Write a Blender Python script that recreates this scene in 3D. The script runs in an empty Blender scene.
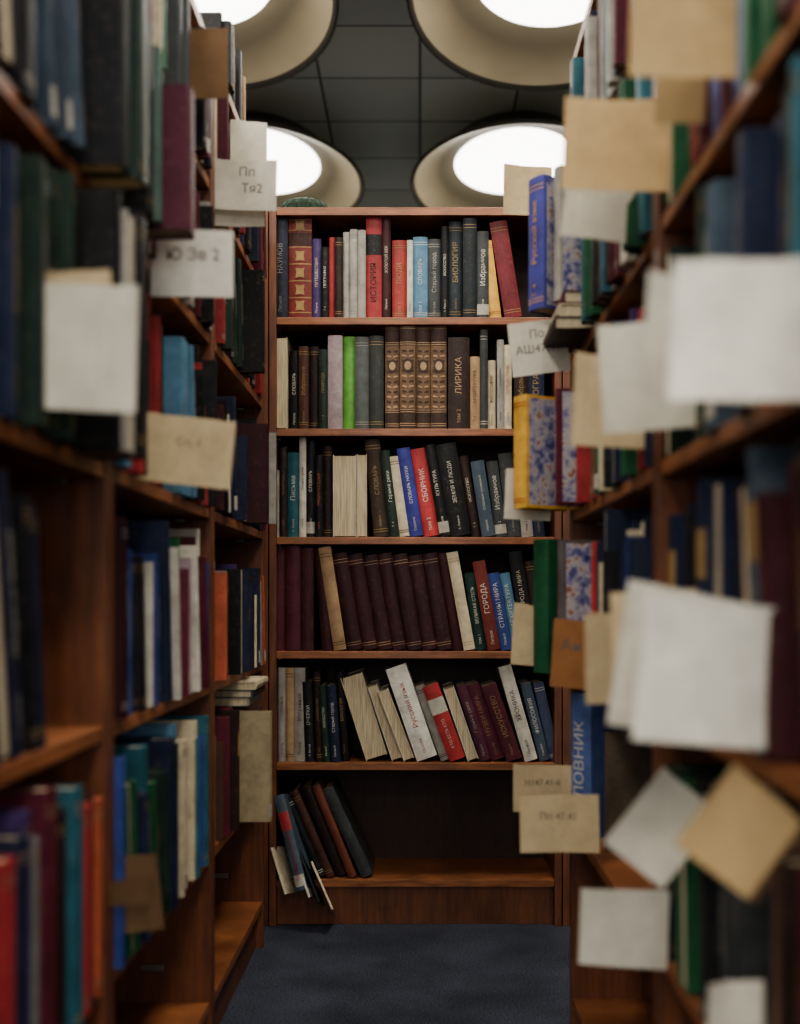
import bpy, math, random
from mathutils import Matrix, Vector
rng = random.Random(11)
F=1100.0; CZ=.89
def lin(c):
    return tuple(((v/255)/12.92 if v/255<=.04045 else ((v/255+.055)/1.055)**2.4) for v in c)
def PX(x,y,Y): return ((x-420)*Y/F, CZ-(y-600)*Y/F)

# ------------------------------------------------------------ materials
def newmat(name):
    m=bpy.data.materials.new(name); m.use_nodes=True
    nt=m.node_tree; return m,nt,nt.nodes['Principled BSDF']
def N(nt,t,**k):
    n=nt.nodes.new(t)
    for a,b in k.items(): setattr(n,a,b)
    return n
def ramp(nt,stops):
    r=N(nt,'ShaderNodeValToRGB'); e=r.color_ramp.elements
    while len(e)<len(stops): e.new(.5)
    for i,(p,c) in enumerate(stops):
        e[i].position=p; e[i].color=(*c,1)
    return r
def coords(nt,scale=(1,1,1)):
    tc=N(nt,'ShaderNodeTexCoord'); mp=N(nt,'ShaderNodeMapping'); mp.inputs['Scale'].default_value=scale
    nt.links.new(tc.outputs['Object'],mp.inputs['Vector']); return mp.outputs['Vector']
def bump(nt,p,h,s,d=.001):
    b=N(nt,'ShaderNodeBump'); b.inputs['Strength'].default_value=s; b.inputs['Distance'].default_value=d
    nt.links.new(h,b.inputs['Height']); nt.links.new(b.outputs['Normal'],p.inputs['Normal'])

def wood(name,a,b,scale,rough=.45):
    m,nt,p=newmat(name); v=coords(nt,scale)
    n=N(nt,'ShaderNodeTexNoise'); n.inputs['Scale'].default_value=3; n.inputs['Detail'].default_value=8; n.inputs['Distortion'].default_value=.6
    nt.links.new(v,n.inputs['Vector'])
    r=ramp(nt,[(.3,a),(.7,b)]); nt.links.new(n.outputs['Fac'],r.inputs['Fac'])
    v2=coords(nt); n2=N(nt,'ShaderNodeTexNoise'); n2.inputs['Scale'].default_value=9; n2.inputs['Detail'].default_value=9; n2.inputs['Roughness'].default_value=.75
    nt.links.new(v2,n2.inputs['Vector'])
    mr=N(nt,'ShaderNodeMapRange'); mr.inputs['From Min'].default_value=.3; mr.inputs['From Max'].default_value=.7; mr.inputs['To Min'].default_value=.62; mr.inputs['To Max'].default_value=1.12
    nt.links.new(n2.outputs['Fac'],mr.inputs['Value'])
    vm=N(nt,'ShaderNodeVectorMath',operation='SCALE'); nt.links.new(r.outputs['Color'],vm.inputs[0]); nt.links.new(mr.outputs['Result'],vm.inputs['Scale'])
    nt.links.new(vm.outputs['Vector'],p.inputs['Base Color']); p.inputs['Roughness'].default_value=rough
    bump(nt,p,n.outputs['Fac'],.15); return m
W_H=wood('veneer_shelf',lin((106,64,40)),lin((154,98,62)),(3,3,30))
W_V=wood('veneer_upright',lin((86,50,33)),lin((122,74,48)),(25,25,2))
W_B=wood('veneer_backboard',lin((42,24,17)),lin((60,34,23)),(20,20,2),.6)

def attrmat(name,rough,var=.12,bs=.2,nscale=120,spec=.4,sat=1.0,wear=False):
    m,nt,p=newmat(name)
    at=N(nt,'ShaderNodeAttribute',attribute_name='Col')
    v=coords(nt)
    n=N(nt,'ShaderNodeTexNoise'); n.inputs['Scale'].default_value=nscale; n.inputs['Detail'].default_value=6
    nt.links.new(v,n.inputs['Vector'])
    n2=N(nt,'ShaderNodeTexNoise'); n2.inputs['Scale'].default_value=22; n2.inputs['Detail'].default_value=8; n2.inputs['Roughness'].default_value=.7
    nt.links.new(v,n2.inputs['Vector'])
    mr=N(nt,'ShaderNodeMapRange'); mr.inputs['From Min'].default_value=.3; mr.inputs['From Max'].default_value=.7
    mr.inputs['To Min'].default_value=1-var*2; mr.inputs['To Max'].default_value=1+var
    nt.links.new(n2.outputs['Fac'],mr.inputs['Value'])
    hs=N(nt,'ShaderNodeHueSaturation'); hs.inputs['Saturation'].default_value=sat
    nt.links.new(at.outputs['Color'],hs.inputs['Color'])
    vm=N(nt,'ShaderNodeVectorMath',operation='SCALE')
    nt.links.new(hs.outputs['Color'],vm.inputs[0]); nt.links.new(mr.outputs['Result'],vm.inputs['Scale'])
    out=vm.outputs['Vector']
    if wear:   # scuffs and rubbed patches
        n3=N(nt,'ShaderNodeTexNoise'); n3.inputs['Scale'].default_value=85; n3.inputs['Detail'].default_value=9; n3.inputs['Roughness'].default_value=.78
        nt.links.new(v,n3.inputs['Vector'])
        r3=ramp(nt,[(.55,(0,0,0)),(.74,(.38,.38,.38))]); nt.links.new(n3.outputs['Fac'],r3.inputs['Fac'])
        mx=N(nt,'ShaderNodeMix',data_type='RGBA'); nt.links.new(r3.outputs['Color'],mx.inputs['Factor'])
        nt.links.new(out,mx.inputs['A']); mx.inputs['B'].default_value=(*lin((134,118,98)),1); out=mx.outputs['Result']
    nt.links.new(out,p.inputs['Base Color'])
    p.inputs['Roughness'].default_value=rough; p.inputs['Specular IOR Level'].default_value=spec
    bump(nt,p,n.outputs['Fac'],bs,.0006); return m
M_COVER=attrmat('book_cover_cloth',.5,.2,sat=.9,spec=.25,wear=True)
M_CARD=attrmat('card_paper',.8,.10,.1,60,.15)
M_PAGE,nt,p=newmat('page_block')
v=coords(nt,(1,1,.02))
n=N(nt,'ShaderNodeTexNoise'); n.inputs['Scale'].default_value=700; nt.links.new(v,n.inputs['Vector'])
r=ramp(nt,[(.3,lin((146,130,106))),(.65,lin((198,184,156)))]); nt.links.new(n.outputs['Fac'],r.inputs['Fac'])
nt.links.new(r.outputs['Color'],p.inputs['Base Color']); p.inputs['Roughness'].default_value=.9
bump(nt,p,n.outputs['Fac'],.2)
M_ART,nt,p=newmat('printed_picture_cover')
v=coords(nt)
vo=N(nt,'ShaderNodeTexNoise'); vo.inputs['Scale'].default_value=42; vo.inputs['Detail'].default_value=8; vo.inputs['Roughness'].default_value=.7; vo.inputs['Distortion'].default_value=.2
nt.links.new(v,vo.inputs['Vector'])
r=ramp(nt,[(.3,lin((34,30,60))),(.42,lin((86,84,130))),(.5,lin((150,146,156))),(.57,lin((176,168,160))),(.62,lin((130,60,60))),(.72,lin((150,130,84)))])
nt.links.new(vo.outputs['Fac'],r.inputs['Fac']); nt.links.new(r.outputs['Color'],p.inputs['Base Color']); p.inputs['Roughness'].default_value=.35
BM=[M_COVER,M_PAGE,M_ART,M_CARD]

# ------------------------------------------------------------ mesh builder
class MB:
    def __init__(s): s.v=[];s.f=[];s.c=[];s.m=[]
    def add(s,M,vs,fs,col,mat=0):
        o=len(s.v); s.v+= [tuple(M@Vector(q)) for q in vs]
        for q in fs: s.f.append(tuple(i+o for i in q)); s.c.append(col); s.m.append(mat)
    def box(s,M,a,b,col=(1,1,1),mat=0):
        x0,y0,z0=a;x1,y1,z1=b
        s.add(M,[(x0,y0,z0),(x1,y0,z0),(x1,y1,z0),(x0,y1,z0),(x0,y0,z1),(x1,y0,z1),(x1,y1,z1),(x0,y1,z1)],
          [(3,2,1,0),(4,5,6,7),(0,1,5,4),(1,2,6,5),(2,3,7,6),(3,0,4,7)],col,mat)
    def build(s,name,mats,bev=0):
        me=bpy.data.meshes.new(name); me.from_pydata(s.v,[],s.f)
        for m in mats: me.materials.append(m)
        me.polygons.foreach_set('material_index',s.m)
        ca=me.color_attributes.new('Col','FLOAT_COLOR','CORNER'); buf=[]
        for f,c in zip(s.f,s.c): buf+= list((*c,1.0))*len(f)
        ca.data.foreach_set('color',buf); me.update()
        ob=bpy.data.objects.new(name,me); bpy.context.collection.objects.link(ob)
        if bev:
            b=ob.modifiers.new('Bevel','BEVEL'); b.width=bev; b.segments=2; b.limit_method='ANGLE'
        return ob
I=Matrix.Identity(4)

# ------------------------------------------------------------ lettering
_tc={}
def glyphs(s):
    if s in _tc: return _tc[s]
    cu=bpy.data.curves.new('t','FONT'); cu.body=s; cu.size=1; cu.align_x='CENTER'; cu.align_y='CENTER'; cu.resolution_u=2
    ob=bpy.data.objects.new('t',cu); bpy.context.collection.objects.link(ob)
    dg=bpy.context.evaluated_depsgraph_get(); dg.update(); ev=ob.evaluated_get(dg); me=ev.to_mesh()
    vs=[(q.co.x,q.co.y) for q in me.vertices]; fs=[tuple(q.vertices) for q in me.polygons]
    ev.to_mesh_clear(); bpy.data.objects.remove(ob); bpy.data.curves.remove(cu)
    w=max([q[0] for q in vs]+[.1])-min([q[0] for q in vs]+[0])
    _tc[s]=(vs,fs,w); return _tc[s]

WORDS=['ИСТОРИЯ','СЛОВАРЬ','ГЕОГРАФИЯ','АТЛАС МИРА','ЭНЦИКЛОПЕДИЯ','ПОЭЗИЯ','РОМАНЫ','БИОЛОГИЯ','ФИЗИКА','СОЧИНЕНИЯ','РАССКАЗЫ','ПУТЕШЕСТВИЯ','КУЛЬТУРА','СПРАВОЧНИК','ФИЛОСОФИЯ','ПРИРОДА','АРХИТЕКТУРА','ИСКУССТВО','ОЧЕРКИ','КРАТКИЙ КУРС','МУЗЕИ','ЗЕМЛЯ И ЛЮДИ','Лесные тропы','Письма','Старый город','Море и берег','Собрание сочинений','Повести','Избранное','Мастера театра','Русский язык','Горные реки']
AUTH=['А. Иванов','Петров','Н. Белов','том 1','том 2','Сидоров','Орлова','Т. 4','Лесной']
GOLD=lin((146,116,68)); WHITE=lin((168,162,150)); BLACK=lin((30,28,30))
def book(mb,M,t,h,d,col,style='t',text=None,tc=None,flip=False,art=False,big=False):
    if flip: M=M@Matrix.Translation((t,d,0))@Matrix.Rotation(math.pi,4,'Z')
    c=min(.0022,t*.15); r=min(.004,t*.18); y=r+c; n=4
    arc=[(t*k/(n+1)*1.0, r-r*math.sin(math.pi*k/(n+1))**.8) for k in range(1,n+1)]
    out=[(0,d),(0,r)]+arc+[(t,r),(t,d)]
    inn=[(c,d),(c,y)]+[(c+(t-2*c)*k/(n+1),y) for k in range(1,n+1)]+[(t-c,y),(t-c,d)]
    K=len(out)
    vs=[(a,b,0) for a,b in out]+[(a,b,h) for a,b in out]+[(a,b,0) for a,b in inn]+[(a,b,h) for a,b in inn]
    fs=[]
    for i in range(K-1):
        fs+=[(i,i+1,K+i+1,K+i),(2*K+i+1,2*K+i,3*K+i,3*K+i+1),(K+i,K+i+1,3*K+i+1,3*K+i),(i+1,i,2*K+i,2*K+i+1)]
    fs+=[(0,K,3*K,2*K),(K-1,3*K-1,4*K-1,2*K-1)]
    mb.add(M,vs,fs,col)
    mb.box(M,(c,y,.003),(t-c,d-.003,h-.003),(1,1,1),1)
    def band(z0,z1,bc,e=.0005):
        pts=[(0,r)]+arc+[(t,r)]; k=len(pts)
        mb.add(M,[(a,b-e,z0) for a,b in pts]+[(a,b-e,z1) for a,b in pts],[(i,i+1,k+i+1,k+i) for i in range(k-1)],bc)
    tc=tc or (GOLD if sum(col)<.5 else BLACK)
    if 'b' in style:
        for z in (.05,.075,.90,.93): band(h*z,h*z+.0016,tc)
    if 'l' in style: band(h*.62,h*.82,tc); 
    if 'w' in style: band(h*.04,h*.16,WHITE)
    if 'o' in style:
        for z in (.06,.2,.36,.52,.68,.84,.94): band(h*z,h*z+.003,tc)
        band(h*.70,h*.82,lin((60,25,18)),.0007)
        for z in (.13,.28,.44,.60,.89):
            s=t*.28; 
            mb.add(M,[(t/2+s*math.cos(a*math.pi/4)*(1 if a%2 else .55),-.0012,h*z+s*1.1*math.sin(a*math.pi/4)*(1 if a%2 else .6)) for a in range(8)],[tuple(range(8))],tc)
    if 'v' in style:   # matching set: dark spine with gilt scrollwork and a medallion
        for z in (.03,.05,.16,.18,.80,.82,.95,.965): band(h*z,h*z+.002,tc)
        band(h*.84,h*.93,lin((58,30,22)),.0006)
        band(h*.19,h*.79,lin((104,78,54)),.0004)
        for kk in range(12):
            z=h*(.20+.048*kk)
            for sg in (-1,1):
                mb.add(M,[(t/2+sg*t*.06,-.0010,z),(t/2+sg*t*.40,-.0002,z+.003),(t/2+sg*t*.34,-.0006,z+.007),(t/2+sg*t*.10,-.0010,z+.005)],[(0,1,2,3)],lin((58,38,28)) if kk%2 else tc)
        s=t*.36
        mb.add(M,[(t/2+s*math.cos(a*math.pi/6),-.0013,h*.60+s*1.3*math.sin(a*math.pi/6)) for a in range(12)],[tuple(range(12))],lin((60,38,28)))
        s=t*.22
        mb.add(M,[(t/2+s*math.cos(a*math.pi/6),-.0016,h*.60+s*1.3*math.sin(a*math.pi/6)) for a in range(12)],[tuple(range(12))],tc)
    if 't' in style:
        text=text or rng.choice(WORDS)
        g,gf,w=glyphs(text); L=h*(rng.uniform(.38,.58) if not big else .62); s=min(t*(rng.uniform(.38,.6) if not big else .95),L/w); zc=h*(.58 if not big else .5) if 'l' not in style else h*.35
        zc=min(zc,h*.95-w*s/2)
        mb.add(M,[(t/2-b*s,-.0010,zc+a*s) for a,b in g],gf,tc)
        if zc-w*s/2>h*.26 and t>.010:
            g,gf,w=glyphs(rng.choice(AUTH)); s=min(t*.34,h*.15/w)
            mb.add(M,[(t/2-b*s,-.0010,h*.14+a*s) for a,b in g],gf,tc)
    if art:
        mb.add(M,[(t+.0004,y+.004,.006),(t+.0004,d-.004,.006),(t+.0004,d-.004,h-.006),(t+.0004,y+.004,h-.006)],[(0,1,2,3)],(1,1,1),2)

C={k:lin(v) for k,v in dict(navy=(28,36,62),dk=(30,30,34),blk=(22,22,24),mar=(86,22,40),wine=(58,18,26),red=(146,26,30),brt=(168,30,32),
 brown=(74,44,34),dbr=(46,30,26),tan=(160,128,92),cream=(190,176,146),white=(192,186,172),grey=(112,110,106),dgrey=(62,65,66),
 green=(28,84,54),lime=(90,152,50),dgr=(32,50,42),teal=(34,88,100),sky=(78,124,150),blue=(34,58,122),royal=(38,42,128),yel=(204,154,40),
 mauve=(150,132,136),orange=(166,76,40),purple=(62,44,94),lgrey=(148,143,134),gb=(66,80,94)).items()}
DARK=['navy','dk','blk','mar','wine','brown','dbr','dgrey','dgr','navy','gb','wine','blk','teal']
MIX=DARK+['red','green','blue','cream','white','teal','tan','grey','purple','sky','orange','lgrey','blue']

def frame(side,ps,pu,z):
    """X=u (right along spines), Y=v (into shelf), Z=up. ps = spine plane coord, pu = position along row"""
    if side=='B': return Matrix(((1,0,0,pu),(0,1,0,ps),(0,0,1,z),(0,0,0,1)))
    if side=='L': return Matrix(((0,-1,0,ps),(1,0,0,pu),(0,0,1,z),(0,0,0,1)))
    return Matrix(((0,1,0,ps),(-1,0,0,pu),(0,0,1,z),(0,0,0,1)))

def fill(mb,side,face,u0,u1,z,hmax,pal,hr=(.20,.275),tr=(.010,.036),lean_end=True,setb=(-.022,.02),ptext=.75):
    L=abs(u1-u0); sgn=1 if side!='R' else -1; into={'B':1,'L':-1,'R':1}[side]
    pos=0; runc=None; run=0; ang=0
    while pos<L-.015:
        if run<=0:
            prev=runc; runc=rng.choice(pal)
            if runc==prev: runc=rng.choice(pal)
            run=rng.choice([1,1,1,1,2,3]); rt=rng.uniform(*tr); rh=min(hmax,rng.uniform(*hr)); rd=rng.uniform(.13,.18)
            rstyle=rng.choice(['t','t','tb','tl','tw','t','b','']); same=run>2
        t=rt if same else rng.uniform(*tr); h=rh if same else min(hmax,rh+rng.uniform(-.03,.02)); run-=1
        remaining=L-pos
        if lean_end and ang==0 and remaining<.16 and rng.random()<.4:
            ang=math.radians(rng.uniform(5,10)); pos+=h*math.sin(ang)
            if pos+t>L: break
        elif ang==0 and rng.random()<.07 and remaining>.2:
            ang=math.radians(rng.uniform(3,8)); pos+=h*math.sin(ang)
        elif ang and rng.random()<.15: ang=0; pos+=.004
        if pos+t/max(math.cos(ang),.5)>L: break
        s=face+into*rng.uniform(*setb)
        M=frame(side,s,u0+sgn*pos,z+.0005)@Matrix.Rotation(-ang,4,'Y')@Matrix.Rotation(math.radians(rng.uniform(-1.5,1.5)),4,'Z')
        col=C[runc]; k=rng.uniform(.8,1.25); col=tuple(min(.8,q*k) for q in col)
        st=rstyle if rng.random()<ptext else rstyle.replace('t','')
        book(mb,M,t*.96,h,rd,col,st,tc=(rng.choice([WHITE,GOLD,GOLD]) if sum(col)<.6 else rng.choice([BLACK,C['mar'],C['navy']])),flip=rng.random()<.06)
        pos+=t/math.cos(ang)

# ------------------------------------------------------------ bookcases
HT=1.962
M_METAL,nt,p=newmat('bracket_steel'); p.inputs['Metallic'].default_value=1; p.inputs['Base Color'].default_value=(.35,.34,.33,1); p.inputs['Roughness'].default_value=.4
v=coords(nt); n=N(nt,'ShaderNodeTexNoise'); n.inputs['Scale'].default_value=200; nt.links.new(v,n.inputs['Vector']); bump(nt,p,n.outputs['Fac'],.1)
def bookcase(side,face,a,b,shelves,depth=.27):
    mb=MB(); w=.020
    if side=='B': M=frame('B',face,a,0)
    elif side=='L': M=frame('L',face,a,0)
    else: M=frame('R',face,b,0)
    W=b-a
    mb.box(M,(.0005,0,0),(w,depth,HT),mat=1); mb.box(M,(W-w,0,0),(W-.0005,depth,HT),mat=1)
    mb.box(M,(w,.002,HT-.022),(W-w,depth,HT),mat=0)
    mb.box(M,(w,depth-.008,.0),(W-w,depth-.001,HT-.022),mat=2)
    for z in shelves:
        mb.box(M,(w,.003,z-.020),(W-w,depth-.008,z),mat=0)
    mb.box(M,(w,.020,.0),(W-w,.036,shelves[0]-.020),mat=1)
    for z in shelves[1:]:
        for u0,u1 in ((w,w+.006),(W-w-.006,W-w)):
            for v0 in (.05,.2):
                mb.box(M,(u0,v0,z-.027),(u1,v0+.02,z-.020),mat=3)
    for u0,u1 in ((w,w+.003),(W-w-.003,W-w)):
        mb.box(M,(u0,.09,shelves[0]+.06),(u1,.135,shelves[0]+.072),mat=3)
    return mb.build('bookcase',[W_H,W_V,W_B,M_METAL],.0012)

BS=[.126,.445,.75,1.062,1.358,1.662]
LS=[.12,.405,.73,1.065,1.40,1.695]
RS=[.10,.445,.75,1.065,1.37,1.664]
LF=-.40; RF=.30; BY=3.0
bookcase('B',BY,-.412,.387,BS)
bookcase('B',BY,-1.213,-.414,BS); bookcase('B',BY,.389,1.188,BS)
LC=[(2.125,2.83),(1.42,2.125),(.715,1.42)]
for a,b in LC: bookcase('L',LF,a,b,LS)
RC=[(1.40,2.2),(.60,1.40)]
for a,b in RC: bookcase('R',RF,a,b,RS)

# ------------------------------------------------------------ back case books (measured rows)
mb=MB()
def prow(base,items,Yp=3.02):
    for it in items:
        x0,x1,yt,col,st,txt,tc,off=(list(it)+[None]*8)[:8]
        off=off or 0
        X0=(x0-420)*Yp/F; t=(x1-x0)*Yp/F; hh=(CZ-(yt-600)*Yp/F)-base
        ang=math.atan2(off,(hh*F/Yp)); h=hh/math.cos(ang)-(t*math.sin(abs(ang)) if ang else 0)
        flip='F' in st
        M=frame('B',Yp+rng.uniform(-.010,.010),X0,base+.0005)
        M=M@Matrix.Rotation(-ang,4,'Y')
        book(mb,M,t*math.cos(ang)*.975,h,rng.uniform(.15,.2),C[col] if isinstance(col,str) else lin(col),st.replace('F',''),txt,C[tc] if tc in C else ({'gold':GOLD}.get(tc)),flip)
g='gold'
prow(BS[5],[(273,288,215,(30,36,54),'t','НАУМОВ','lgrey'),(288,312,213,(112,34,26),'o','',g),(312,321,238,'purple','t',None,'cream'),(321,329,247,'blk','t',None,'white'),
(329,335,237,'red',''),(335,343,238,'dbr','b',None,g),(343,350,232,'lgrey',''),(350,358,230,'lgrey','b',None,'grey'),(358,366,231,'lgrey',''),(366,382,216,'red','tl','ИСТОРИЯ','blk'),
(382,391,217,(60,22,24),'t','ЗОЛОТОЙ ВЕК','white'),(392,407,239,(150,40,30),'tb','ЛЮДИ',g),(407,413,240,'white','t','МАРС','navy'),(413,428,236,'sky','tb',None,'white'),(428,441,238,'dgrey','tb',None,'lgrey'),
(441,449,226,'blk','t',None,'white'),(449,463,220,(38,48,54),'tb',None,g),(463,477,219,(30,38,42),'b',None,g),(477,489,232,'dgrey','tw',None,'white'),
(490,502,240,'yel','b',None,'orange',10),(505,523,220,(108,20,32),'b',None,g,16)])
prow(BS[4],[(274,288,338,'cream','F'),(289,299,350,'blk','t',None,'white'),(299,309,347,'brown','tb',None,g),(309,319,346,'dbr','b',None,g),(319,328,350,'dgr','t',None,g),
(328,343,336,'mauve',''),(343,355,336,'lime',''),(355,369,337,(84,88,86),'b',None,'lgrey'),(369,384,336,(46,50,46),'b',None,g),
(385,400,324,(56,38,30),'v','','tan'),(400,416,324,(56,38,30),'v','','tan'),(416,431,324,(56,38,30),'v','','tan'),(431,447,324,(56,38,30),'v','','tan'),
(448,470,338,(48,32,28),'t','ЛИРИКА','tan'),(470,480,357,'tan','t',None,'brown'),(480,488,330,'dgrey','b',None,'white'),(488,496,360,'cream','t',None,'brown'),(497,504,340,'lgrey','t',None,'navy'),(504,512,345,'cream','tw',None,'red'),(514,528,350,'dbr','tb',None,g),(528,545,345,'navy','tb',None,g)])
prow(BS[3],[(274,280,470,'white',''),(280,287,448,'dbr','t',None,g),(287,299,452,'teal','t',None,'white'),(299,306,436,'white','t',None,'blk'),(306,315,440,'dk','tw',None,'white'),(315,323,455,'blk','t',None,'orange'),(323,332,446,'dbr','b',None,g),
(333,357,455,'white','F'),(357,367,454,'cream','F'),
(374,390,438,(60,46,36),'tb',None,g,10),(390,400,450,'dgr','t',None,'white',10),(400,410,456,'cream','b',None,'brown',12),(410,424,447,'royal','t','СЛОВАРЬ НАУКИ','white',14),(424,440,447,'brt','t','СБОРНИК','white',14),
(440,451,444,'blk','tw',None,'white',16),(451,472,442,'blk','t','ЗЕМЛЯ И ЛЮДИ','white',16),(472,482,455,'dbr','t',None,'white',14),(482,496,460,'gb','t',None,'white',12),(496,508,460,'dgrey','tw',None,'white',10),(508,522,452,'dgrey','t',None,'lgrey',10),(522,534,456,'lgrey','t',None,'mar',8),(534,546,460,'navy','t',None,g,8)])
prow(BS[2],[(273,286,547,(90,28,40),''),(286,301,546,(78,24,38),''),(301,314,548,(64,20,30),'')]+
 [(322,334,548,'wine','',None,None,8),(334,347,546,'tan','b',None,'brown',16)]+
 [(348+i*15,363+i*15,552+(i%3),(54+4*(i%2),22,25+i),'b',None,'tan',16) for i in range(7)]+
 [(453,464,552,'wine','',None,None,16),(464,476,551,'cream','b',None,'tan',18),(476,488,572,(28,54,48),'t','ВЕЛИКАЯ СТЕПЬ','white',12),(488,501,560,(112,40,34),'t','ГОРОДА','white',16),(501,513,572,'blue','t','СТРАНЫ МИРА','white',14),
 (513,524,572,'sky','t',None,'white',14),(524,538,550,'dk','t','ПРИРОДА МИРА','cream',16),(538,549,560,'dbr','b',None,g,14)])
prow(BS[1],[(278,286,668,'lgrey','t',None,'brown'),(286,294,668,'tan','b',None,'brown'),(294,305,668,'lgrey','t',None,'brown'),(305,315,682,'dk','t',None,'white',3),(316,323,672,'dbr','tb',None,g,3),(323,331,685,'dgr','t',None,'white',5),(331,341,685,'navy','t',None,'white',5),(341,349,672,'blk','t',None,g,6),
(366,390,672,'cream','F',None,None,28),(392,403,684,'white','F',None,None,26),(404,416,688,'cream','F',None,None,28),(417,440,663,(214,208,196),'t',None,'red',34),(441,452,684,'lgrey','b',None,'brown',28),
(450,468,682,'brt','tl','КТО ЕСТЬ КТО','white',30),(468,480,686,'white','F',None,None,26),(481,492,684,(86,38,58),'t',None,'lgrey',26),(492,507,682,(96,34,52),'t','МУЗЕИ МИРА',g,28),(507,524,682,(84,30,42),'t','ИСКУССТВО',g,28),
(525,539,664,'white','t','ХРОНИКА','brown',28),(540,551,682,'gb','t',None,'white',20),(551,562,682,(66,74,100),'b',None,'white',18)])
prow(BS[0],[(318,327,796,'dk','b',None,'white',36),(327,336,790,(72,42,34),'b',None,g,38),(337,349,785,'dbr','',None,None,38),(349,358,784,(110,54,38),'',None,None,38),(362,375,786,'dgrey','',None,None,42)])
for i,(x,yb,ln,pt,col,hh,dp_) in enumerate([(283,897,20,16,'cream',.13,.10),(296,893,16,12,'gb',.26,.14),(308,898,22,15,'white',.15,.11),(318,902,25,20,'dk',.20,.12),(332,908,28,22,'cream',.14,.11)]):
    X,Z=PX(x,yb,2.93)
    M=Matrix.Translation((X,2.952-.010*i,Z))@Matrix.Rotation(math.radians(-ln),4,'Y')@Matrix.Rotation(math.radians(-pt),4,'X')@Matrix.Rotation(math.radians(-16+7*i),4,'Z')
    book(mb,M,.006 if i!=1 else .030,hh,dp_,C[col],'twl' if i==1 else '',tc=C['red'])
mb.build('books',BM)
for xa in (-1.213,.389):
    mb=MB()
    for z,i in zip(BS[1:],range(1,6)): fill(mb,'B',BY,xa+.022,xa+.77,z,.25,MIX,ptext=0,setb=(.005,.03))
    mb.build('books',BM)

# ------------------------------------------------------------ left books
def hm(S,i): return (S[i+1] if i<5 else HT-.005)-S[i]-.030
w=.022
def sp(mb,side,x,Y,base,t,h,d,col,yaw=0,style='t',txt=None,tc=None,art=False,lean=0,flip=False,big=False):
    X=(x-420)*Y/F
    M=frame(side,X,Y,base+.0006)@Matrix.Rotation(math.radians(yaw),4,'Z')@Matrix.Rotation(math.radians(-lean),4,'Y')
    book(mb,M,t,h,d,col if not isinstance(col,str) else C[col],style,txt,C.get(tc,GOLD) if tc else None,flip,art,big)
mb=MB()
a,b=LC[0]
fill(mb,'L',LF,a+w,b-w,LS[5],hm(LS,5),['red','dk','mar','cream','navy','brown','grey'])
fill(mb,'L',LF,a+w,2.44,LS[4],hm(LS,4),['blk','dk','dgr','red','dk','blk'])
fill(mb,'L',LF,2.50,b-w,LS[4],hm(LS,4),['blk','red','dk'])
fill(mb,'L',LF,a+w,2.49,LS[3],hm(LS,3),['blk','dbr','white','wine','navy'])
fill(mb,'L',LF,2.56,b-w,LS[3],hm(LS,3),['blk','navy','mar'])
fill(mb,'L',LF,a+w,b-w,LS[2],.24,MIX+['lgrey','mauve'],tr=(.01,.022),hr=(.19,.24))
fill(mb,'L',LF,a+w,2.36,LS[1],hm(LS,1),['brown','tan','dbr','mar'],lean_end=False)
sp(mb,'L',268,2.50,LS[3],.03,.225,.16,'wine',0,'')
sp(mb,'L',276,2.535,LS[3],.012,.21,.16,'lgrey',0,'')
sp(mb,'L',264,2.45,LS[4],.03,.225,.15,'blk',0,'b')
sp(mb,'L',271,2.40,LS[1],.03,.24,.16,(.32,.25,.14),0,'w')
sp(mb,'L',262,2.45,LS[1],.025,.25,.15,'brown',0,'')
for i in range(3):   # books laid flat
    M=Matrix(((0,-1,0,-.375+.008*i),(0,0,1,2.42),(1,0,0,LS[1]+.2515+.018*i),(0,0,0,1)))
    book(mb,M,.0175,.19,.14,C[['lgrey','dgrey','cream'][i]],'t')
mb.build('books',BM)
mb=MB(); a,b=LC[1]
fill(mb,'L',LF,a+w,b-w,LS[5],hm(LS,5),['dk','green','mar','dgrey','cream','navy'])
fill(mb,'L',LF,1.58,b-w,LS[4],hm(LS,4),['mar','dk','mar','lgrey','gb','blk'])
sp(mb,'L',150,1.446,LS[4],.030,.25,.16,'dk',0,'b'); sp(mb,'L',160,1.478,LS[4],.02,.235,.16,(.08,.13,.11),0,'')
sp(mb,'L',190,1.515,LS[4],.045,.20,.17,(.09,.012,.03),0,'')
fill(mb,'L',LF,a+w,b-w,LS[3],hm(LS,3),['blk','dk','red','sky','dbr'])
fill(mb,'L',LF,a+w,b-w-.01,LS[2],hm(LS,2),['navy','navy','blue','white','mar','green','dk','mauve','teal','wine'],tr=(.012,.026))
fill(mb,'L',LF,a+w,b-w,LS[1],hm(LS,1),['dgr','cream','blue','red','teal','teal','navy','sky','blue','green'],tr=(.01,.024))
mb.build('books',BM)
mb=MB(); a,b=LC[2]
fill(mb,'L',LF,a+w,1.30,LS[5],hm(LS,5),['gb','dgrey','navy','dk','dgrey'])
sp(mb,'L',128,1.31,LS[5],.03,.23,.17,'dgrey',0,'b'); sp(mb,'L',132,1.345,LS[5],.03,.22,.17,'cream',0,'')
fill(mb,'L',LF,a+w,1.28,LS[4],hm(LS,4),['dk','gb','dgrey','dk','dgrey'],hr=(.25,.30))
sp(mb,'L',124,1.29,LS[4],.035,.27,.17,'dk',0,''); sp(mb,'L',142,1.33,LS[4],.045,.26,.17,'dgr',0,'b')
fill(mb,'L',LF,a+w,1.26,LS[3],hm(LS,3),['dk','red','dgr','navy','dgrey'],hr=(.25,.30))
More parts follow.
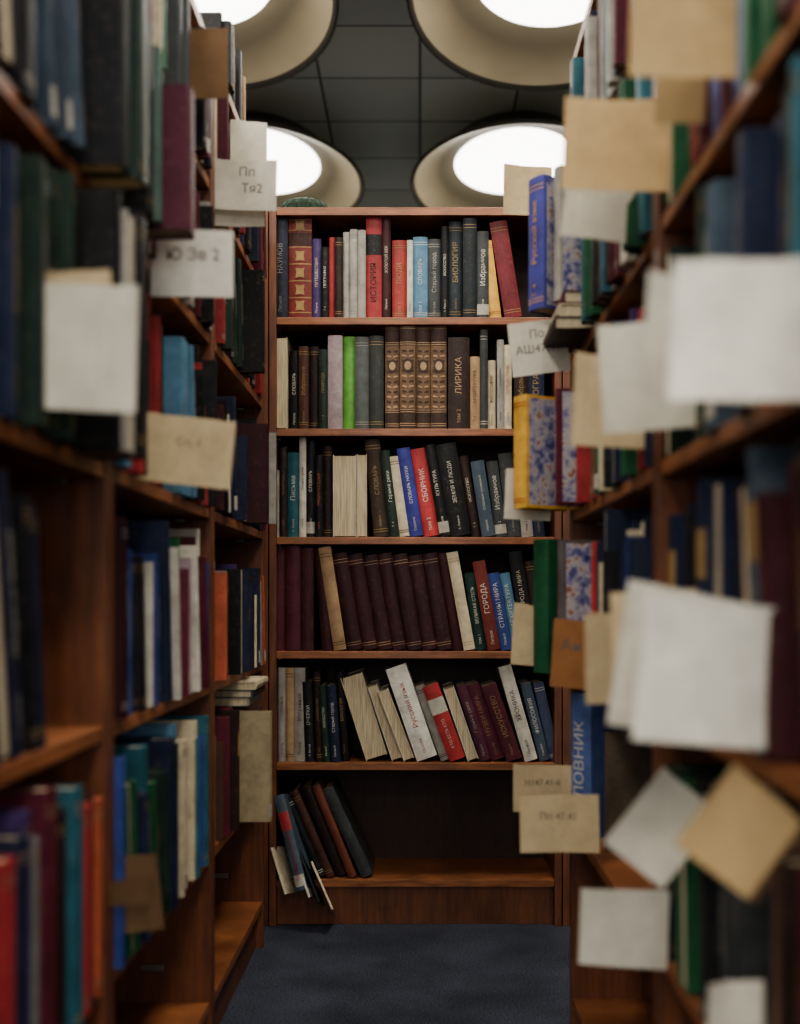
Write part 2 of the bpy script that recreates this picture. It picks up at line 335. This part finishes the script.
sp(mb,'L',118,1.27,LS[3],.02,.30,.17,'blk',0,''); sp(mb,'L',128,1.295,LS[3],.03,.285,.17,'lgrey',0,'',flip=True); sp(mb,'L',140,1.33,LS[3],.045,.295,.17,'blk',0,'b')
fill(mb,'L',LF,a+w,a+.42,LS[2],hm(LS,2),['navy','dk','navy','gb'],hr=(.25,.29))
sp(mb,'L',34,1.15,LS[2],.022,.27,.16,'dk',0,'b',lean=5); sp(mb,'L',42,1.18,LS[2],.022,.26,.16,'navy',0,'b',lean=7)
fill(mb,'L',LF,a+w,1.04,LS[1],hm(LS,1),['mar','purple','blue','red'],tr=(.015,.035),hr=(.25,.29))
for y_,t_,h_,c_,x_ in [(1.045,.03,.235,'red',8),(1.078,.026,.25,'navy',22),(1.107,.02,.27,'purple',26),(1.13,.016,.24,'grey',36),(1.149,.034,.285,'mar',50),(1.186,.028,.255,'dbr',60),(1.217,.030,.275,'teal',78),(1.250,.022,.25,'orange',72),(1.275,.028,.245,'brt',86),(1.306,.03,.25,'wine',88),(1.34,.03,.24,'orange',98)]:
    sp(mb,'L',x_,y_,LS[1],t_,h_,.17,c_,0,'b',tc='tan')
mb.build('books',BM)

# ------------------------------------------------------------ right books (u runs towards the camera)
mb=MB(); a,b=RC[0]
sp(mb,'R',527,2.10,RS[4]+.07,.044,.25,.125,(.05,.05,.27),36,'tb',None,'yel',True)
sp(mb,'R',552,2.04,RS[4]+.07,.03,.245,.14,'lgrey',14,'t',None,'blue',True)
for i,c in enumerate(['dbr','cream','mar']):
    M=Matrix(((0,1,0,.235+.008*i),(0,0,1,1.95),(1,0,0,RS[4]+.0005+.023*i),(0,0,0,1)))
    book(mb,M,.0225,.19,.15,C[c],'t')
sp(mb,'R',512,2.12,RS[3],.042,.215,.13,'yel',30,'b',None,'red',True)
sp(mb,'R',554,2.05,RS[3],.022,.215,.15,'mar',8,'t',None,'white',True)
sp(mb,'R',575,2.00,RS[3],.03,.20,.14,'red',3,'')
sp(mb,'R',532,2.12,RS[2],.044,.255,.13,'green',34,'')
sp(mb,'R',556,2.06,RS[2],.034,.25,.15,(.12,.10,.10),8,'t',None,'red',True)
sp(mb,'R',590,1.92,RS[2],.03,.24,.15,'brt',2,'b')
sp(mb,'R',604,1.84,RS[2],.02,.215,.15,'blue',2,'t',None,'white')
sp(mb,'R',570,2.07,RS[1],.050,.27,.13,(.07,.12,.30),38,'t','СЛОВНИК','white',big=True)
sp(mb,'R',604,1.96,RS[1],.02,.21,.16,(.10,.075,.05),0,'')
fill(mb,'R',RF,b-w,a+w,RS[5],hm(RS,5),['mar','gb','teal','navy','lgrey','mar','dk'],tr=(.014,.03))
fill(mb,'R',RF,2.02-.10,a+w,RS[4],hm(RS,4),['dk','green','teal','white','mar','orange','navy'])
fill(mb,'R',RF,1.95,a+w,RS[3],hm(RS,3),['red','dk','navy','green','purple','cream'])
fill(mb,'R',RF,1.80,a+w,RS[2],hm(RS,2),['blue','dk','mar','cream','navy'])
mb.build('books',BM)
mb=MB(); a,b=RC[1]
SB=(-.006,.03)
fill(mb,'R',RF,b-w,a+w,RS[5],hm(RS,5),['mar','dk','red','navy'],setb=SB)
fill(mb,'R',RF,b-w,a+w,RS[4],hm(RS,4),['green','mar','red','green','gb','mar','navy','blue'],tr=(.018,.04),hr=(.20,.26),setb=SB)
fill(mb,'R',RF,b-w,a+w,RS[3],hm(RS,3),['navy','green','dk','gb','teal','teal','dgr'],tr=(.018,.04),hr=(.24,.27),setb=SB)
fill(mb,'R',RF,b-w,a+w,RS[2],hm(RS,2),['navy','gb','dk','wine','dk'],tr=(.018,.04),hr=(.24,.28),setb=SB)
fill(mb,'R',RF,b-w,1.0,RS[1],hm(RS,1),['dk','navy','green','mauve','gb','dgrey','dgr'],tr=(.018,.04),hr=(.23,.27),setb=SB)
sp(mb,'R',768,.99,RS[1],.04,.26,.16,(.28,.13,.10),0,'tb',None,'brown'); fill(mb,'R',RF,.945,a+w,RS[1],.28,['mar','orange','dbr','mauve'],setb=SB)
mb.build('books',BM)

# ------------------------------------------------------------ index cards (divider slips poking into the aisle)
mb=MB()
CW=lin((206,199,184)); CB=lin((194,174,140)); CT=lin((182,156,116)); CG=lin((216,211,199)); CBR=lin((108,84,62)); INK=lin((104,96,90))
def card(x0,y0,x1,y1,side,col,rot=0,txt=None,Y=None,ts=.22,yaw=0):
    if Y is None: Y = 330/(x1-420) if side=='R' else 440/(420-x0)
    W_=(x1-x0)*Y/F; H_=(y1-y0)*Y/F; X,Z=PX((x0+x1)/2,(y0+y1)/2,Y)
    ext=.003
    l=-W_/2-(ext if side=='L' else 0); r_=W_/2+(ext if side=='R' else 0)
    M=Matrix.Translation((X,Y,Z))@Matrix.Rotation(math.radians(rot),4,'Y')@Matrix.Rotation(math.radians(yaw+rng.uniform(-9,9)),4,'Z')
    n=8; b_=rng.uniform(-.006,.006); th=.0008; vs=[]; fs=[]
    sk=rng.uniform(-.05,.05)*H_; cur=rng.uniform(.0,.012)
    wob=[rng.uniform(-.0009,.0009)+sk*(k/n-.5) for k in range(n+1)]
    kk=rng.uniform(.82,1.04); col=tuple(q*kk for q in col)
    for k in range(n+1):
        u=k/n; xx=l+(r_-l)*u; yy=b_*math.sin(math.pi*u)
        tip=(1-u) if side=='R' else u
        tp=yy-cur*tip**3
        vs+=[(xx,yy,-H_/2+wob[k]*.3),(xx,tp,H_/2+wob[k]),(xx,yy+th,-H_/2+wob[k]*.3),(xx,tp+th,H_/2+wob[k])]
    for k in range(n):
        o=4*k; p_=o+4
        fs+=[(o,p_,p_+1,o+1),(o+2,o+3,p_+3,p_+2),(o,o+2,p_+2,p_),(o+1,p_+1,p_+3,o+3)]
    fs+=[(0,1,3,2),(4*n,4*n+2,4*n+3,4*n+1)]
    mb.add(M,vs,fs,col,3)
    if txt:
        lines=txt.split('|')
        for i,tx in enumerate(lines):
            g_,gf,w_=glyphs(tx); s=min(H_*ts,W_*.85/w_); zc=H_*(.25 if len(lines)>1 else .12)-i*s*1.25
            pts=[]
            for q in g_:
                xx=q[0]*s; zz=zc+q[1]*s; u=(xx-l)/(r_-l); tip=(1-u) if side=='R' else u
                pts.append((xx,b_*math.sin(math.pi*u)-cur*tip**3*(zz/H_+.5)-.0007,zz))
            mb.add(M,pts,gf,INK,3)
card(28,284,136,410,'L',CW,2)
card(44,272,112,300,'L',CB,-3,Y=1.16)
card(153,230,233,297,'L',CG,0,'Ю Зв 2',ts=.25)
card(143,417,233,485,'L',CB,6,'Сп. 1',ts=.16)
card(216,160,277,210,'L',CW,2,'Пп|   Тя2',ts=.26)
card(214,188,264,226,'L',CW,-2,Y=2.19)
card(183,28,228,98,'L',CBR,0)
card(232,121,267,164,'L',CW,0)
card(118,855,160,932,'L',CBR,-6)
card(110,880,150,905,'L',CBR,-3)
card(503,166,551,215,'R',CB,0)
card(510,321,566,374,'R',CW,-6,'По|АШ47.41',ts=.22,Y=2.1)
card(505,470,550,520,'R',CW,3,Y=2.16)
card(512,604,535,665,'R',CB,3,Y=2.16)
card(513,765,572,812,'R',CB,0,'Н147.41-6',Y=2.08,ts=.18)
card(520,795,597,853,'R',CB,-1,'Пп 47.41',Y=1.85,ts=.17)
card(552,620,590,688,'R',lin((150,106,72)),4,'Ан',Y=1.92,ts=.24)
card(583,613,655,703,'R',CB,-2)
card(563,99,667,190,'R',CT,2)
card(562,168,640,240,'R',CW,5)
card(628,-20,735,77,'R',CT,0)
card(655,78,702,124,'R',CT,2)
card(600,322,692,430,'R',CW,-4)
card(572,357,650,447,'R',CB,2)
card(642,280,760,400,'R',CW,3)
card(672,260,806,400,'R',CG,2)
card(615,590,730,733,'R',CW,8)
card(636,600,768,745,'R',CG,4)
card(613,590,700,700,'R',CB,-3,Y=1.22)
card(625,780,697,875,'R',CW,38,Y=1.15)
card(700,785,790,885,'R',CBR,36,Y=.93); card(694,782,782,880,'R',CT,36,Y=.92)
card(580,889,665,967,'R',CW,2)
card(706,982,760,1040,'R',CW,0)
mb.build('index_cards',BM)

# ------------------------------------------------------------ things on top of the cases
mb=MB()
fill(mb,'L',LF-.005,2.25,2.55,HT,.2,['dbr','dgrey','tan','dk'],hr=(.12,.16),lean_end=False)
mb.build('books',BM)
me_v=[];me_f=[];seg=72;prof=[(.074,0),(.075,.008),(.072,.02),(.062,.032),(.045,.040),(.02,.044),(.0,.045)]
for r_,z in prof:
    for k in range(seg):
        rr=r_*(1+.03*(1 if k%4<2 else -1)*(1 if r_>.03 else 0)); a_=2*math.pi*k/seg
        me_v.append((rr*math.cos(a_),rr*math.sin(a_),z*1.15))
for j in range(len(prof)-1):
    for k in range(seg): me_f.append((j*seg+k,j*seg+(k+1)%seg,(j+1)*seg+(k+1)%seg,(j+1)*seg+k))
me=bpy.data.meshes.new('ribbed_bowl'); me.from_pydata(me_v,[],me_f)
m,nt,p=newmat('green_plastic'); v=coords(nt); n=N(nt,'ShaderNodeTexNoise'); n.inputs['Scale'].default_value=60; nt.links.new(v,n.inputs['Vector'])
r=ramp(nt,[(.3,lin((18,34,24))),(.7,lin((32,50,34)))]); nt.links.new(n.outputs['Fac'],r.inputs['Fac']); nt.links.new(r.outputs['Color'],p.inputs['Base Color'])
p.inputs['Roughness'].default_value=.7; p.inputs['Specular IOR Level'].default_value=.2
me.materials.append(m); ob=bpy.data.objects.new('ribbed_bowl',me); bpy.context.collection.objects.link(ob)
ob.location=((305-420)*3.1/F,3.1,HT+.001)

# ------------------------------------------------------------ room
CEIL=3.5; X0,X1,Y0,Y1=-4.2,4.2,-4.5,10.5
M_CARPET,nt,p=newmat('carpet_charcoal'); v=coords(nt)
n=N(nt,'ShaderNodeTexNoise'); n.inputs['Scale'].default_value=260; n.inputs['Detail'].default_value=3; nt.links.new(v,n.inputs['Vector'])
n2=N(nt,'ShaderNodeTexNoise'); n2.inputs['Scale'].default_value=5; n2.inputs['Detail'].default_value=6; nt.links.new(v,n2.inputs['Vector'])
r=ramp(nt,[(.38,lin((34,36,43))),(.66,lin((84,88,100)))]); 
mx=N(nt,'ShaderNodeMath',operation='MULTIPLY_ADD'); mx.inputs[1].default_value=.7; 
nt.links.new(n.outputs['Fac'],mx.inputs[0]); 
m2=N(nt,'ShaderNodeMath',operation='MULTIPLY'); m2.inputs[1].default_value=.3; nt.links.new(n2.outputs['Fac'],m2.inputs[0]); nt.links.new(m2.outputs[0],mx.inputs[2])
nt.links.new(mx.outputs[0],r.inputs['Fac']); nt.links.new(r.outputs['Color'],p.inputs['Base Color']); p.inputs['Roughness'].default_value=.95; p.inputs['Specular IOR Level'].default_value=.1
bump(nt,p,n.outputs['Fac'],.6,.003)
M_WALL,nt,p=newmat('painted_wall'); v=coords(nt); n=N(nt,'ShaderNodeTexNoise'); n.inputs['Scale'].default_value=40; nt.links.new(v,n.inputs['Vector'])
r=ramp(nt,[(.3,lin((184,180,166))),(.7,lin((194,190,176)))]); nt.links.new(n.outputs['Fac'],r.inputs['Fac']); nt.links.new(r.outputs['Color'],p.inputs['Base Color']); p.inputs['Roughness'].default_value=.9
M_CEIL,nt,p=newmat('grey_ceiling_tiles'); v=coords(nt)
br=N(nt,'ShaderNodeTexBrick'); br.offset=0; br.inputs['Scale'].default_value=1; br.inputs['Brick Width'].default_value=.5; br.inputs['Row Height'].default_value=.5
br.inputs['Mortar Size'].default_value=.007; br.inputs['Color1'].default_value=(*lin((206,212,202)),1); br.inputs['Color2'].default_value=(*lin((184,190,182)),1); br.inputs['Mortar'].default_value=(*lin((96,100,97)),1)
nt.links.new(v,br.inputs['Vector']); nt.links.new(br.outputs['Color'],p.inputs['Base Color']); p.inputs['Roughness'].default_value=.7; p.inputs['Specular IOR Level'].default_value=.2
bump(nt,p,br.outputs['Fac'],-.5,.004)
def slab(name,boxes,mat):
    m_=MB()
    for a_,b_ in boxes: m_.box(I,a_,b_)
    return m_.build(name,[mat])
slab('floor',[((X0,Y0,-.1),(X1,Y1,0))],M_CARPET)
slab('ceiling',[((X0,Y0,CEIL),(X1,Y1,CEIL+.1))],M_CEIL)
slab('wall_left',[((X0-.1,Y0,-.1),(X0,Y1,CEIL+.1))],M_WALL); slab('wall_right',[((X1,Y0,-.1),(X1+.1,Y1,CEIL+.1))],M_WALL)
slab('wall_back',[((X0,Y1,-.1),(X1,Y1+.1,CEIL+.1))],M_WALL)
added_wins=[(-3.4,-1.4),(-1.0,1.0),(1.4,3.4)]; WZ0,WZ1=.85,2.9  # unseen windows, added behind the camera to let front fill in
bx=[((X0,Y0-.15,-.1),(X1,Y0,WZ0)),((X0,Y0-.15,WZ1),(X1,Y0,CEIL+.1))]
e=[X0]+[q for w_ in added_wins for q in w_]+[X1]
for i in range(0,len(e),2): bx.append(((e[i],Y0-.15,WZ0),(e[i+1],Y0,WZ1)))
slab('wall_front',bx,M_WALL)
M_FRAME,nt,p=newmat('window_frame_paint'); p.inputs['Base Color'].default_value=(.7,.69,.66,1); p.inputs['Roughness'].default_value=.5  # paint for the frames of the added windows
for i,(xa,xb) in enumerate(added_wins):
    m_=MB(); y0,y1=Y0-.10,Y0-.05; f_=.05
    m_.box(I,(xa,y0,WZ0),(xa+f_,y1,WZ1)); m_.box(I,(xb-f_,y0,WZ0),(xb,y1,WZ1)); m_.box(I,(xa+f_,y0,WZ0),(xb-f_,y1,WZ0+f_)); m_.box(I,(xa+f_,y0,WZ1-f_),(xb-f_,y1,WZ1))
    m_.box(I,((xa+xb)/2-.02,y0,WZ0+f_),((xa+xb)/2+.02,y1,WZ1-f_))
    m_.build('window_%d'%(i+1),[M_FRAME],.003)
    ld=bpy.data.lights.new('daylight','AREA'); ld.shape='RECTANGLE'; ld.size=xb-xa-.1; ld.size_y=WZ1-WZ0-.1; ld.energy=80; ld.color=(.98,.99,1.0)  # area light added at each invented window as frontal fill
    lo=bpy.data.objects.new('daylight',ld); bpy.context.collection.objects.link(lo); lo.location=((xa+xb)/2,Y0-.16,(WZ0+WZ1)/2); lo.rotation_euler=(math.radians(90),0,0)

# ------------------------------------------------------------ ceiling lamps
M_SHADE,nt,p=newmat('lamp_dish_enamel'); v=coords(nt); n=N(nt,'ShaderNodeTexNoise'); n.inputs['Scale'].default_value=3; nt.links.new(v,n.inputs['Vector'])
r=ramp(nt,[(.3,lin((150,138,114))),(.7,lin((164,152,127)))]); nt.links.new(n.outputs['Fac'],r.inputs['Fac']); nt.links.new(r.outputs['Color'],p.inputs['Base Color']); p.inputs['Roughness'].default_value=.6
M_RIM,nt,p=newmat('lamp_rim_dark'); p.inputs['Base Color'].default_value=(*lin((60,56,50)),1); p.inputs['Roughness'].default_value=.5
M_GLOW,nt,p=newmat('lamp_diffuser'); p.inputs['Base Color'].default_value=(.9,.9,.9,1)
p.inputs['Emission Color'].default_value=(1,.97,.92,1); p.inputs['Emission Strength'].default_value=7
M_GLOW.cycles.emission_sampling='NONE'
def lamp(x,y):
    seg=96; prof=[(.35,.125),(.36,.12),(.47,.07),(.58,.015),(.592,.0),(.605,0),(.607,.012),(.5,.09),(.37,.20),(.0,.21)]
    vs=[];fs=[];ms=[]
    for r_,z in prof:
        for k in range(seg):
            a_=2*math.pi*k/seg; vs.append((r_*math.cos(a_),r_*1.38*math.sin(a_),z))
    mi=[0,0,0,1,1,1,1,1,1]
    for j in range(len(prof)-1):
        for k in range(seg): fs.append((j*seg+k,j*seg+(k+1)%seg,(j+1)*seg+(k+1)%seg,(j+1)*seg+k)); ms.append(mi[j])
    base=len(vs); dp=[(.352,.125),(.30,.108),(.19,.094),(.08,.090)]
    for r_,z in dp:
        for k in range(seg):
            a_=2*math.pi*k/seg; vs.append((r_*math.cos(a_),r_*1.38*math.sin(a_),z))
    for j in range(len(dp)-1):
        for k in range(seg): fs.append((base+j*seg+k,base+(j+1)*seg+k,base+(j+1)*seg+(k+1)%seg,base+j*seg+(k+1)%seg)); ms.append(2)
    o=base+(len(dp)-1)*seg; fs.append(tuple(o+k for k in range(seg))); ms.append(2)
    me=bpy.data.meshes.new('ceiling_lamp'); me.from_pydata(vs,[],fs)
    for m_ in (M_SHADE,M_RIM,M_GLOW): me.materials.append(m_)
    me.polygons.foreach_set('material_index',ms); me.polygons.foreach_set('use_smooth',[True]*len(fs)); me.update()
    ob=bpy.data.objects.new('ceiling_lamp',me); bpy.context.collection.objects.link(ob); ob.location=(x,y,CEIL-.2105)
    ld=bpy.data.lights.new('bulb','AREA'); ld.shape='ELLIPSE'; ld.size=.60; ld.size_y=.84; ld.energy=44; ld.color=(1,.94,.83)
    lo=bpy.data.objects.new('bulb',ld); bpy.context.collection.objects.link(lo); lo.parent=ob; lo.location=(0,0,.086)
for y in (-3.64,-1.64,.36,2.36,4.36,6.36,8.36):
    for x in (-.93,.55): lamp(x,y)

wd=bpy.data.worlds.new('World'); bpy.context.scene.world=wd; wd.use_nodes=True
wd.node_tree.nodes['Background'].inputs[0].default_value=(.4,.45,.5,1)

# ------------------------------------------------------------ camera
cam=bpy.data.cameras.new('camera'); co=bpy.data.objects.new('camera',cam); bpy.context.collection.objects.link(co)
co.location=(0,0,CZ); co.rotation_euler=(math.pi/2,0,0)
cam.sensor_width=36; cam.lens=36*F/1024; cam.shift_x=-20/1024; cam.shift_y=88/1024; cam.clip_start=.05
cam.dof.use_dof=True; cam.dof.focus_distance=2.98; cam.dof.aperture_fstop=2.0
bpy.context.scene.camera=co
vs_=bpy.context.scene.view_settings
vs_.view_transform='AgX'; vs_.look='AgX - Medium High Contrast'; vs_.exposure=-.3
